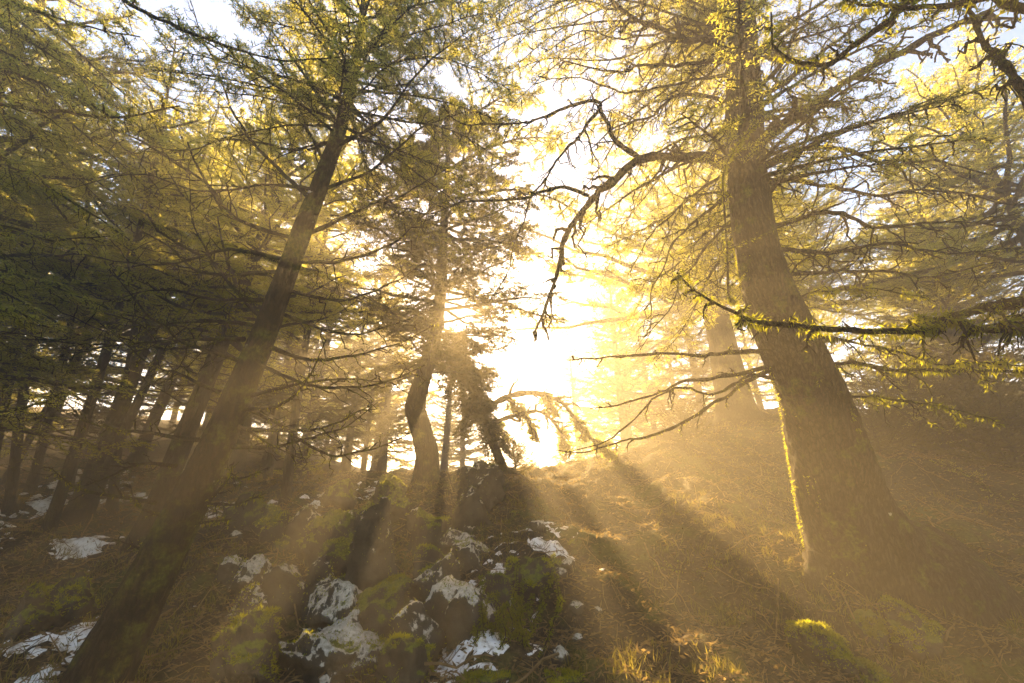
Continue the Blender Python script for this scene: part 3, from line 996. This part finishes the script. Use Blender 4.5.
BIG_PIX = [  # pixels, depth at root, depth change, r0, r1, twigs, twig length
    ([(742, 172), (700, 158), (680, 160), (639, 160), (609, 184), (589, 199), (571, 229), (559, 269), (546, 304), (534, 336)], -.5, .085, .012, 24, .5),
    ([(639, 158), (619, 142), (603, 116), (601, 103), (571, 105), (539, 117), (514, 122), (469, 125), (446, 111)], -.7, .04, .006, 26, .45),
    ([(589, 196), (564, 186), (534, 192), (509, 199), (464, 204), (424, 212), (400, 209), (373, 199)], -.9, .028, .005, 24, .36),
    ([(601, 108), (584, 130), (569, 147), (549, 170), (534, 194), (519, 234), (508, 269), (489, 302)], -.8, .026, .006, 26, .42),
    ([(585, 130), (592, 150), (598, 168)], -.8, .016, .006, 4, .2),
    ([(745, 85), (715, 45), (680, 37), (650, 24), (629, 15), (600, -8)], -.4, .07, .015, 22, .6),
    ([(742, 60), (700, 62), (668, 68), (640, 62), (615, 72), (560, 60)], -.5, .04, .008, 22, .6),
    ([(744, 110), (700, 95), (668, 98), (645, 120), (620, 125), (590, 150)], -.2, .035, .007, 22, .55),
    ([(752, 150), (785, 120), (814, 105), (854, 75), (919, 42), (990, 10)], -.3, .10, .03, 14, .8),
    ([(757, 205), (775, 185), (790, 165), (804, 135), (812, 100)], -.5, .035, .01, 8, .4),
    ([(754, 170), (800, 150), (850, 150), (885, 165), (935, 160), (990, 175)], .5, .05, .01, 16, .8),
    ([(760, 230), (820, 215), (880, 225), (950, 220), (1015, 230)], .6, .04, .008, 18, .8),
    ([(766, 280), (820, 272), (870, 268), (930, 275), (1000, 262)], .4, .035, .008, 16, .7),
    ([(752, 130), (760, 90), (790, 50), (800, 0)], .3, .05, .02, 8, .6),
    ([(748, 190), (715, 205), (680, 240), (655, 285), (650, 330)], .3, .03, .006, 14, .5),
    ([(750, 220), (715, 235), (690, 270), (668, 310), (640, 350)], .5, .025, .005, 14, .5),
    ([(762, 352), (730, 352), (693, 357), (640, 354), (600, 357), (566, 360)], -.6, .035, .006, 10, .22),
    ([(770, 366), (745, 372), (709, 376), (672, 386), (630, 402), (590, 408)], -.5, .035, .006, 10, .25),
    ([(770, 370), (735, 388), (704, 410), (672, 429), (630, 440), (590, 452), (556, 450)], -.8, .03, .005, 8, .2),
    ([(780, 380), (745, 378), (716, 392), (680, 386), (650, 402), (610, 438), (570, 452)], -.9, .025, .005, 8, .25),
    ([(768, 350), (815, 360), (868, 366), (937, 370), (1024, 373), (1060, 380)], -.9, .032, .014, 20, .35),
    ([(775, 330), (830, 338), (880, 348), (950, 362), (1030, 366)], -1.1, .022, .008, 18, .35),
    ([(790, 385), (840, 392), (880, 398), (930, 404), (985, 418)], -.6, .022, .006, 14, .35),
    ([(760, 322), (790, 300), (830, 292), (880, 290), (930, 296)], .0, .02, .006, 12, .4),
]
BIG_PIX += [
    ([(745, 130), (705, 135), (660, 150), (620, 175), (596, 215)], .4, .03, .006, 24, .45),
    ([(743, 75), (700, 78), (655, 88), (615, 92), (570, 78), (535, 84)], .5, .03, .006, 26, .5),
    ([(742, 30), (690, 22), (640, 40), (590, 30), (545, 52)], .3, .03, .006, 26, .5),
    ([(741, 5), (680, -10), (620, 8), (570, 0), (520, 22), (470, 40)], .6, .03, .006, 28, .5),
    ([(752, 205), (715, 190), (680, 205), (650, 235), (628, 275)], .9, .025, .005, 22, .4),
    ([(756, 100), (800, 70), (850, 30), (890, -10)], .5, .05, .012, 20, .6),
    ([(756, 180), (820, 185), (880, 195), (940, 190), (1010, 205)], .9, .04, .008, 26, .7),
    ([(760, 250), (830, 250), (890, 245), (950, 252), (1020, 248)], .8, .035, .007, 24, .6),
]
for pl, dt, r0, r1, tw, tl_ in BIG_PIX:
    t0 = big_t(pl[0][1])
    ln = sum(math.hypot(a[0] - b[0], a[1] - b[1]) for a, b in zip(pl, pl[1:])) * t0 / FPX
    mossy = pl[-1][0] > 840 and pl[0][1] > 300
    limb(big, pix(pl, t0, t0 + dt), r0, r1, twig=(tw, tl_), sub=(5, tl_ * .32), moss=((700, .07, .014) if mossy else (130, .035, .010)), plane=.12 if not mossy else .5, droop=.3 if not mossy else .5, mat=BARK_BIG if r0 > .03 else TWIG, spread=(25, 80), wob=.05, twob=.14)
reseed(302)
for pl, dt in (([(740, -20), (690, -20), (620, 0), (560, 30), (505, 75)], .6), ([(739, -50), (680, -50), (600, -30), (520, 0), (450, 50)], -.2), ([(739, -20), (690, 0), (650, 10), (600, 40), (560, 85)], 1.0),
               ([(743, 90), (700, 120), (650, 190), (610, 240)], 1.4), ([(743, 40), (690, 90), (640, 110), (590, 180), (555, 220)], 1.6), ([(738, -60), (650, -60), (540, -45), (470, -5)], .8),
               ([(742, 20), (670, 40), (610, 60), (540, 60), (480, 90)], 1.5), ([(752, 200), (710, 230), (670, 270), (630, 290)], 1.5), ([(748, 160), (700, 190), (660, 220), (600, 250)], 2.0)):
    t0 = big_t(pl[0][1])
    pl2 = [(a, b) for a, b in pl]
    limb(big, pix([pl[0]] + [(a + 12 * k, b + 46 + 14 * k) for k, (a, b) in enumerate(pl[1:])], t0, t0 + dt + 1.3), .025, .005, twig=(34, .6), sub=(7, .18), needle=(.022, .05, .011), plane=.7, droop=.25)
    limb(big, pix(pl, t0, t0 + dt), .03, .005, twig=(34, .6), sub=(7, .18), needle=(.022, .045, .009), plane=.7, droop=.25, moss=(80, .03, .01))
# needle boughs high on the same tree, reaching right and overhead
reseed(305)
for k in range(22):
    x1, y1 = rng.uniform(430, 700), rng.uniform(-30, 130)
    y0 = rng.uniform(-60, 90)
    t0 = big_t(y0)
    limb(big, pix([(742, y0), ((742 + x1) / 2 + 20, (y0 + y1) / 2 - 22), (x1 + 40, y1 - 6), (x1, y1 + 14)], t0, t0 + rng.uniform(-.3, 2.2)), .022, .004, twig=(30, .55), sub=(8, .17), needle=(.02, .036, .007), plane=.7, droop=.25)
reseed(301)
for k in range(40):
    u = rng.uniform(.62, .97)
    i = int(u * (len(BG) - 1))
    a = rng.uniform(-1.3, 1.9) if k % 4 else rng.uniform(0, 6.28)
    Lb = rng.uniform(1.6, 3.6) * (1.3 - u * .6)
    dv = np.array((math.cos(a), math.sin(a), rng.uniform(-.1, .3)))
    pts = [BG[i] + dv * Lb * s + np.array((0, 0, -.2 * Lb * s * s)) for s in (0, .35, .7, 1)]
    limb(big, pts, .035, .005, twig=(int(9 * Lb), .55), sub=(7, .17), needle=(.025, .05, .011), plane=.85, droop=.15)

# ------------------------------------------------------------------ trees rooted outside the frame whose boughs reach in
reseed(400)


def edge_tree(x, y, H, r, label, lean=(0, 0)):
    z = float(terrain(np.array([x]), np.array([y]))[0]) - .1
    t = empty("overhanging_tree", (x, y, z), label, "tree")
    pts = [np.array((x + lean[0] * s, y + lean[1] * s, z + H * s)) for s in (0, .25, .5, .75, 1)]
    trunk_mesh("trunk", t, pts, [r * 1.3, r, r * .8, r * .5, r * .15], BARK_BIG, 18, 40)
    return t, pts


et, _ = edge_tree(5.6, 2.6, 9.0, .30, "tree at the right edge holding the near mossy bough with hanging moss")
tp = lambda h: np.array(et.location) + np.array((0, 0, h))
t0 = 3.1
limb(et, [tp(3.0)] + pix([(1075, 292), (1024, 299), (989, 309), (939, 321), (889, 329), (839, 329), (770, 322), (740, 314), (700, 294), (677, 273)], 3.4, 3.9), .06, .006, twig=(22, .35), sub=(4, .12), moss=(800, .055, .010), plane=.4, droop=.6, wob=.03)
limb(et, [tp(3.3)] + pix([(1075, 318), (1024, 325), (985, 330), (950, 318), (915, 322)], 3.2, 3.7), .045, .01, twig=(16, .3), sub=(4, .12), moss=(800, .065, .011), plane=.3, droop=.6)
limb(et, [tp(5.2)] + pix([(1060, 130), (1024, 88), (998, 56), (984, 44), (968, 8), (955, -20)], 3.3, 3.6), .05, .012, twig=(14, .3), sub=(4, .12), moss=(500, .05, .010), plane=.2, droop=.5)
limb(et, [tp(5.8)] + pix([(1040, 10), (980, -8), (911, -2), (889, 20), (854, 45), (829, 65), (794, 60), (774, 42), (771, 12)], 2.8, 3.1), .04, .005, twig=(12, .25), sub=(3, .08), moss=(420, .045, .010), plane=.2, wob=.02)
limb(et, [tp(5.6)] + pix([(1040, -6), (960, 6), (904, 7), (869, 5), (842, -2)], 2.7, 2.9), .03, .006, twig=(8, .22), sub=(3, .08), moss=(420, .05, .010), plane=.2)
# the upright broken stick standing against the big trunk
limb(big, pix([(735, 302), (729, 296), (727, 249), (724, 199), (725, 169), (735, 149), (756, 124)], tr - .55, tr - .6), .018, .005, twig=(9, .28), sub=(2, .06), moss=(700, .05, .012), plane=.3, droop=-.1, wob=.01)
limb(big, pix([(729, 249), (765, 234), (799, 214), (820, 200)], tr - .58, tr - .6), .010, .003, twig=(5, .1), moss=(250, .03, .008), wob=.01)

el_, _ = edge_tree(-7.6, 3.6, 10.2, .3, "tree beyond the left edge reaching dark boughs across the top left corner")
tp = lambda h: np.array(el_.location) + np.array((0, 0, h))
for h, pl, ta, tb, r in ((4.6, [(-40, 95), (0, 105), (60, 112), (120, 117), (180, 106)], 4.2, 4.0, .035), (5.8, [(-30, -20), (10, 0), (65, 22), (140, 37)], 4.2, 4.1, .03), (6.4, [(60, -40), (125, 0), (169, 25), (224, 45), (279, 60), (342, 57)], 4.1, 4.2, .03),
                        (3.4, [(-40, 230), (0, 225), (50, 240), (110, 236)], 4.5, 4.4, .025), (2.4, [(-50, 420), (0, 412), (40, 404), (62, 392)], 4.4, 4.2, .025), (4.0, [(-40, 160), (20, 170), (70, 200), (130, 240)], 4.3, 4.5, .025)):
    limb(el_, [tp(h)] + pix(pl, ta, tb), r, .005, twig=(20, .34), sub=(6, .13), needle=(.02, .04, .009), moss=(90, .04, .01), plane=.7, droop=.25)
reseed(401)
for k in range(30):
    h = rng.uniform(3.2, 9.5)
    a = rng.uniform(-.2, 1.5)
    Lb = rng.uniform(1.6, 3.4)
    dv = np.array((math.cos(a), math.sin(a), rng.uniform(-.15, .2)))
    pts = [tp(h) + dv * Lb * s + np.array((0, 0, -.2 * Lb * s * s)) for s in (0, .35, .7, 1)]
    limb(el_, pts, .03, .005, twig=(int(11 * Lb), .5), sub=(7, .16), needle=(.022, .048, .010), plane=.85, droop=.2)

# ------------------------------------------------------------------ rocks
_ico = {}


def ico(sub):
    if sub not in _ico:
        import bmesh
        bm = bmesh.new()
        bmesh.ops.create_icosphere(bm, subdivisions=sub, radius=1.0)
        v = np.array([x.co[:] for x in bm.verts])
        f = np.array([[q.index for q in x.verts] for x in bm.faces])
        bm.free()
        _ico[sub] = (v, f)
    return _ico[sub]


def rock_shape(seed, size, sub=5, cuts=15):
    rg = np.random.default_rng(seed)
    v, f = ico(sub)
    v = v.copy()
    for _ in range(cuts):
        nv = rg.normal(size=3)
        nv /= np.linalg.norm(nv)
        dd = rg.uniform(.5, .85)
        over = np.maximum(0, v @ nv - dd)
        v -= over[:, None] * nv * .92
    v = v * (1 + .16 * fbm(v * 1.6 + seed, 3, seed)[:, None]) * np.asarray(size)
    n = nrm(v / np.asarray(size) ** 2)
    sc = float(np.mean(size))
    v += n * (.085 * sc * fbm(v / sc * 4.0 + seed, 5, seed + 5, .68))[:, None]
    gul = np.abs(vnoise(np.stack([v[:, 0] / sc * 5, v[:, 1] / sc * 5, v[:, 2] / sc * 1.2], -1) + seed, seed))
    v -= n * (.06 * sc * np.clip(.25 - gul, 0, 1) * 4 * .5)[:, None]
    a, b, c = v[f[:, 0]], v[f[:, 1]], v[f[:, 2]]
    fn = np.cross(b - a, c - a)
    return v, f, (a + b + c) / 3, fn


def rock(px, py, wpx, hpx, mat, label, seed, moss=0, depth=.9, group=None, sub=5, name="boulder"):
    p, t = ground_at(px, py)
    hpx *= 1.15
    w, h = wpx * t / FPX, hpx * t / FPX
    v, f, fc, fn = rock_shape(seed, (w * .5, w * .5 * depth, h * .5), sub)
    tdir = FWD + (px - 512.0) / FPX * RGT + (341.5 - (py - hpx)) / FPX * UP
    ctr = p + np.array((0, w * .36 * depth, 0))
    top = CAM + tdir * (ctr[1] - CAM[1]) / tdir[1]
    ztop = max(top[2], p[2] + .25 * h)
    cz = p[2] + .30 * (ztop - p[2])
    k3 = np.array((w / (v[:, 0].max() - v[:, 0].min()), w * depth / (v[:, 1].max() - v[:, 1].min()), (ztop - cz) / v[:, 2].max()))
    v, fc, fn = v * k3, fc * k3, fn / k3
    loc = np.array((ctr[0], ctr[1], cz))
    g = Geo()
    g.add(v, t=f)
    o = g.obj(name, mat)
    o.location = loc
    tag(o, label, "rock", group)
    if moss:
        ar = np.linalg.norm(fn, axis=1)
        nn = fn / np.maximum(ar[:, None], 1e-12)
        wgt = ar * np.clip(nn[:, 2] * 1.3 - .1, 0, 1) * np.clip(.5 + 1.6 * fbm(fc * 4 / max(w, .2) + seed, 3, seed), 0, 1)
        k = rng.choice(len(fc), moss, p=wgt / wgt.sum())
        B = fc[k] + rng.normal(0, .006, (moss, 3))
        d = nrm(nn[k] + rng.normal(0, .55, (moss, 3)))
        gm = Geo()
        kites(gm, B, d, nrm(np.cross(d, randdir(moss))), rng.uniform(.015, .045, moss), rng.uniform(.006, .013, moss))
        gm.obj("moss_foliage", MOSS, o, smooth=False)
    return o


reseed(500)
for i, (px, py, w, h, mat, lab, ms) in enumerate((
        (312, 700, 165, 78, ROCK_PALE, "broad pale lichen-crusted boulder with dark cracks at the bottom edge", 1500),
        (404, 700, 62, 58, ROCK_MOSS, "small pointed mossy rock at the bottom edge beside the pale boulder", 2600),
        (226, 690, 70, 70, ROCK_MOSS, "dark sloping mossy slab left of the broad pale boulder", 1500),
        (310, 622, 52, 58, ROCK_CAP, "rounded dark boulder with frosted white top above the pale boulder", 400),
        (362, 612, 70, 100, ROCK_CAP, "tall dark boulder with pale crusted cap in the middle of the rocks", 300),
        (312, 580, 88, 62, ROCK_MOSS, "long dark mossy-topped boulder left of the tall capped one", 1200),
        (243, 630, 62, 42, ROCK_CAP, "low rock with pale flecks left of the frosted boulder", 700),
        (354, 542, 40, 36, ROCK_MOSS, "squat mossy rock behind the tall capped boulder", 500),
        (386, 525, 44, 40, ROCK_MOSS, "craggy tilted rock on the crest below the crooked tree", 400),
        (476, 512, 52, 46, ROCK_CAP, "dark square block of rock on the crest right of the crooked tree", 200),
        (424, 560, 44, 46, ROCK_MOSS, "mossy upright rock below the crooked tree's foot", 500),
        (336, 508, 40, 26, ROCK_MOSS, "flat hazy rock at the left end of the crest", 200),
        (466, 568, 50, 26, ROCK_PALE, "low pale crusted rock left of the snow trail", 300),
        (449, 630, 44, 42, ROCK_MOSS, "round mossy boulder left of the snow trail", 2200),
        (523, 604, 62, 42, ROCK_MOSS, "mossy boulder at the right side of the snow trail behind the little plant", 2600),
        (497, 612, 30, 34, ROCK_MOSS, "small dark rock leaning on the mossy boulder by the little plant", 500),
        (382, 634, 34, 26, ROCK_MOSS, "small round moss cushion rock just above the pale boulder", 1800),
        (396, 600, 40, 22, ROCK_MOSS, "bright mossy low rock between the tall capped boulder and snow trail", 1800),
        (428, 588, 26, 18, ROCK_MOSS, "tiny mossy rock above the round mossy boulder", 700),
        (422, 650, 34, 26, ROCK_PALE, "small pale broken rock right of the moss cushion", 300),
        (42, 630, 56, 52, ROCK_MOSS, "dark mossy rock standing by the snow at far left", 1600),
        (8, 640, 40, 50, ROCK_MOSS, "dark rock cut by the left picture edge", 700),
        (838, 674, 66, 46, ROCK_MOSS, "flat moss cushion stone in front of the big tree's foot", 3600),
        (882, 648, 40, 34, ROCK_MOSS, "small moss-topped stone nearest the big tree's foot", 2000),
        (936, 664, 66, 58, ROCK_MOSS, "bright yellow-green mossy stone below the big tree's root", 3800),
        (916, 636, 44, 30, ROCK_MOSS, "low mossy stone tucked against the big tree's root", 1500),
        (884, 698, 54, 34, ROCK_MOSS, "mossy stone at the bottom right below the moss cushion", 1600),
        (488, 690, 62, 18, ROCK_MOSS, "low mossy stone at the bottom edge among brown litter", 1000),
        (560, 690, 50, 14, ROCK_MOSS, "flat sunken stone at the bottom edge right of the little plant", 800))):
    rock(px, py, w, h, mat, lab, 40 + i * 7, ms, sub=5 if w * h > 1500 else 4)
reseed(503)
for k in range(40):
    px = rng.uniform(215, 480)
    py = rng.uniform(505, 675)
    if abs(px - 300) < 70 and py > 640:
        continue
    sz = rng.uniform(28, 58) * (.6 + (py - 480) / 300)
    rock(px, py, sz, sz * rng.uniform(.6, 1.0), (ROCK_MOSS, ROCK_CAP, ROCK_MOSS, ROCK_PALE)[k % 4], "rough mossy rock heaped among the boulders below the crooked tree", 2000 + k * 3, 500 if k % 2 == 0 else 150, group="rough rocks heaped below the crooked tree", sub=4, name="boulder")
reseed(501)
GS = "small stones strewn between the boulders"
for k in range(46):
    px = rng.uniform(225, 600)
    py = rng.uniform(500, 680)
    s = rng.uniform(7, 20)
    rock(px, py, s, s * rng.uniform(.5, .8), (ROCK_PALE, ROCK_MOSS, ROCK_CAP)[k % 3], "small loose stone lying between the boulders by the snow trail", 900 + k, 60 if k % 3 == 1 else 0, group=GS, sub=3, name="stone")

# ------------------------------------------------------------------ ground cover
reseed(600)


def scatter(n, x0, x1, y0, y1, pw=1.6):
    y = y0 + (y1 - y0) * rng.random(n) ** pw
    x = (rng.random(n) - .5) * 2
    x = np.where(x < 0, -x * x0, x * x1) * (0.35 + .65 * (y - y0) / (y1 - y0) + .12)
    return x, y


g = Geo()
n = 90000
x, y = scatter(n, -13, 15, 3.2, 14)
z = terrain(x, y)
d = randdir(n)
d[:, 2] = np.abs(d[:, 2]) * .35
d = nrm(d)
kites(g, np.stack([x, y, z + .004], -1), d, nrm(np.cross(d, randdir(n))), rng.uniform(.03, .11, n), rng.uniform(.008, .03, n))
n = 2600
x, y = scatter(n, -11, 13, 3.2, 12)
z = terrain(x, y)
a = rng.uniform(0, 6.28, n)
ln = rng.uniform(.08, .5, n)
s = np.linspace(-.5, .5, 5)
Q = np.stack([x[:, None] + np.cos(a)[:, None] * ln[:, None] * s, y[:, None] + np.sin(a)[:, None] * ln[:, None] * s, np.zeros((n, 5))], -1)
Q += rng.normal(0, 1, Q.shape) * .04 * ln[:, None, None]
Q[..., 2] = terrain(Q[..., 0], Q[..., 1]) + .012 + np.abs(rng.normal(0, .02, (n, 1))) + rng.normal(0, .25, (n, 1)) * ln[:, None] * s
tubes(g, Q, np.linspace(1, .5, 5)[None] * rng.uniform(.002, .007, (n, 1)), 4)
n = 420
x, y = scatter(n, -10, 12, 3.4, 11)
a = rng.uniform(0, 6.28, n)
ln = rng.uniform(.4, 1.3, n)
s = np.linspace(-.5, .5, 8)
Q = np.stack([x[:, None] + np.cos(a)[:, None] * ln[:, None] * s, y[:, None] + np.sin(a)[:, None] * ln[:, None] * s, np.zeros((n, 8))], -1)
Q += np.cumsum(rng.normal(0, 1, Q.shape), 1) * .018 * ln[:, None, None]
Q[..., 2] = terrain(Q[..., 0], Q[..., 1]) + .02 + np.abs(rng.normal(0, .03, (n, 1))) + rng.normal(0, .15, (n, 1)) * ln[:, None] * s
tubes(g, Q, np.linspace(1, .4, 8)[None] * rng.uniform(.004, .014, (n, 1)), 5)
Q2 = grow_twigs(Q, 5, ln[:, None] * .25, (30, 70), 0, .2, 4, .5)
tubes(g, Q2, np.full((len(Q2), 4), .003), 3)
o = g.obj("forest_litter", STRAW, smooth=False)
o["kind"] = "stuff"
tag(o, "brown litter of fallen needles, leaves and dead twigs on the forest floor", "litter")

g = Geo()
nt_ = 5200
x, y = scatter(nt_, -12, 14, 3.2, 14)
m = fbm(np.stack([x * .8, y * .8, x * 0], -1), 3, 77) > -.05
x, y = x[m], y[m]
nt_ = len(x)
K = 14
bx_ = x[:, None] + rng.normal(0, .045, (nt_, K))
by_ = y[:, None] + rng.normal(0, .045, (nt_, K))
bz_ = terrain(bx_, by_)
hh = rng.uniform(.05, .16, (nt_, K)) * rng.uniform(.5, 1.3, (nt_, 1))
dr = rng.normal(0, .5, (nt_, K, 2))
B0 = np.stack([bx_, by_, bz_], -1)
d = nrm(np.stack([dr[..., 0], dr[..., 1], np.ones((nt_, K))], -1))
sd = nrm(np.cross(d, randdir(nt_ * K).reshape(nt_, K, 3)))
kites(g, B0, d, sd, hh, .008)
o = g.obj("grass", GRASSM, smooth=False)
o["kind"] = "stuff"
tag(o, "short olive grass and moss sprigs scattered over the forest floor", "grass")

# the little mossy plant by the snow trail, with two dry stalks
p, tt = ground_at(478, 640)
sp = empty("little_plant", p, "little mossy sprig plant with dry upright stalks right of the snow trail", "plant")
stems, lv = Geo(), Geo()
Qs = []
for k in range(26):
    px0, py0 = rng.uniform(462, 540), rng.uniform(615, 650)
    b, tb = ground_at(px0, py0)
    hgt = rng.uniform(14, 42) * tb / FPX
    Qs.append(smooth_path([b - p, b - p + np.array((rng.normal(0, .04), rng.normal(0, .04), hgt * .5)), b - p + np.array((rng.normal(0, .08), rng.normal(0, .06), hgt))], 6))
for pl in ([(560, 615), (558, 590), (553, 556)], [(540, 660), (556, 615), (562, 600)], [(514, 606), (516, 585), (517, 562)], [(536, 610), (548, 588), (552, 575)]):
    tb = ground_at(*pl[0])[1]
    Qs.append(smooth_path(np.array([at(a, b, tb) for a, b in pl]) - p, 6))
Qs = np.array(Qs)
for q1 in Qs[-4:]:
    gs = Geo()
    tubes(gs, q1[None], np.linspace(.008, .004, 6)[None], 5)
    gs.obj("stalk", TWIG, sp)
tubes(stems, Qs[:-4], np.linspace(.007, .003, 6)[None].repeat(len(Qs) - 4, 0), 5)
Q = grow_twigs(Qs, 6, .08, (40, 80), -.1, .2, 4, .2)
tubes(stems, Q, np.full((len(Q), 4), .002), 3)
moss_tufts(lv, Qs, .008, 420, .03, .010, .1, .2)
moss_tufts(lv, Q, .004, 420, .028, .011, .1, .2)
stems.obj("sprig_foliage", TWIG, sp)
lv.obj("leaves", MOSS, sp, smooth=False)

# dead fallen branch with bright tips on the right slope
for pix_l, lab, n2 in (([(1018, 512), (990, 492), (965, 475), (938, 466)], "fallen branch with bright yellow tips lying on the slope near the right edge", 16), ([(1012, 560), (960, 548), (915, 545), (878, 538)], "thin grey fallen branch lying behind the big tree's root", 10),
                      ([(690, 650), (722, 628), (758, 622)], "short dry fallen branch on lit litter in front of the big tree", 6), ([(742, 560), (700, 575), (655, 570)], "curved dead stick in the sunbeams left of the big tree", 8)):
    pp = [ground_at(*q)[0] + np.array((0, 0, .05)) for q in pix_l]
    fb = empty("fallen_branch", pp[0], lab, "branch")
    limb(fb, pp, .022, .006, name="stick", twig=(n2, .4), sub=(4, .14), needle=(.02, .04, .010) if n2 == 16 else None, moss=(200, .04, .01), plane=.5, droop=0.0)
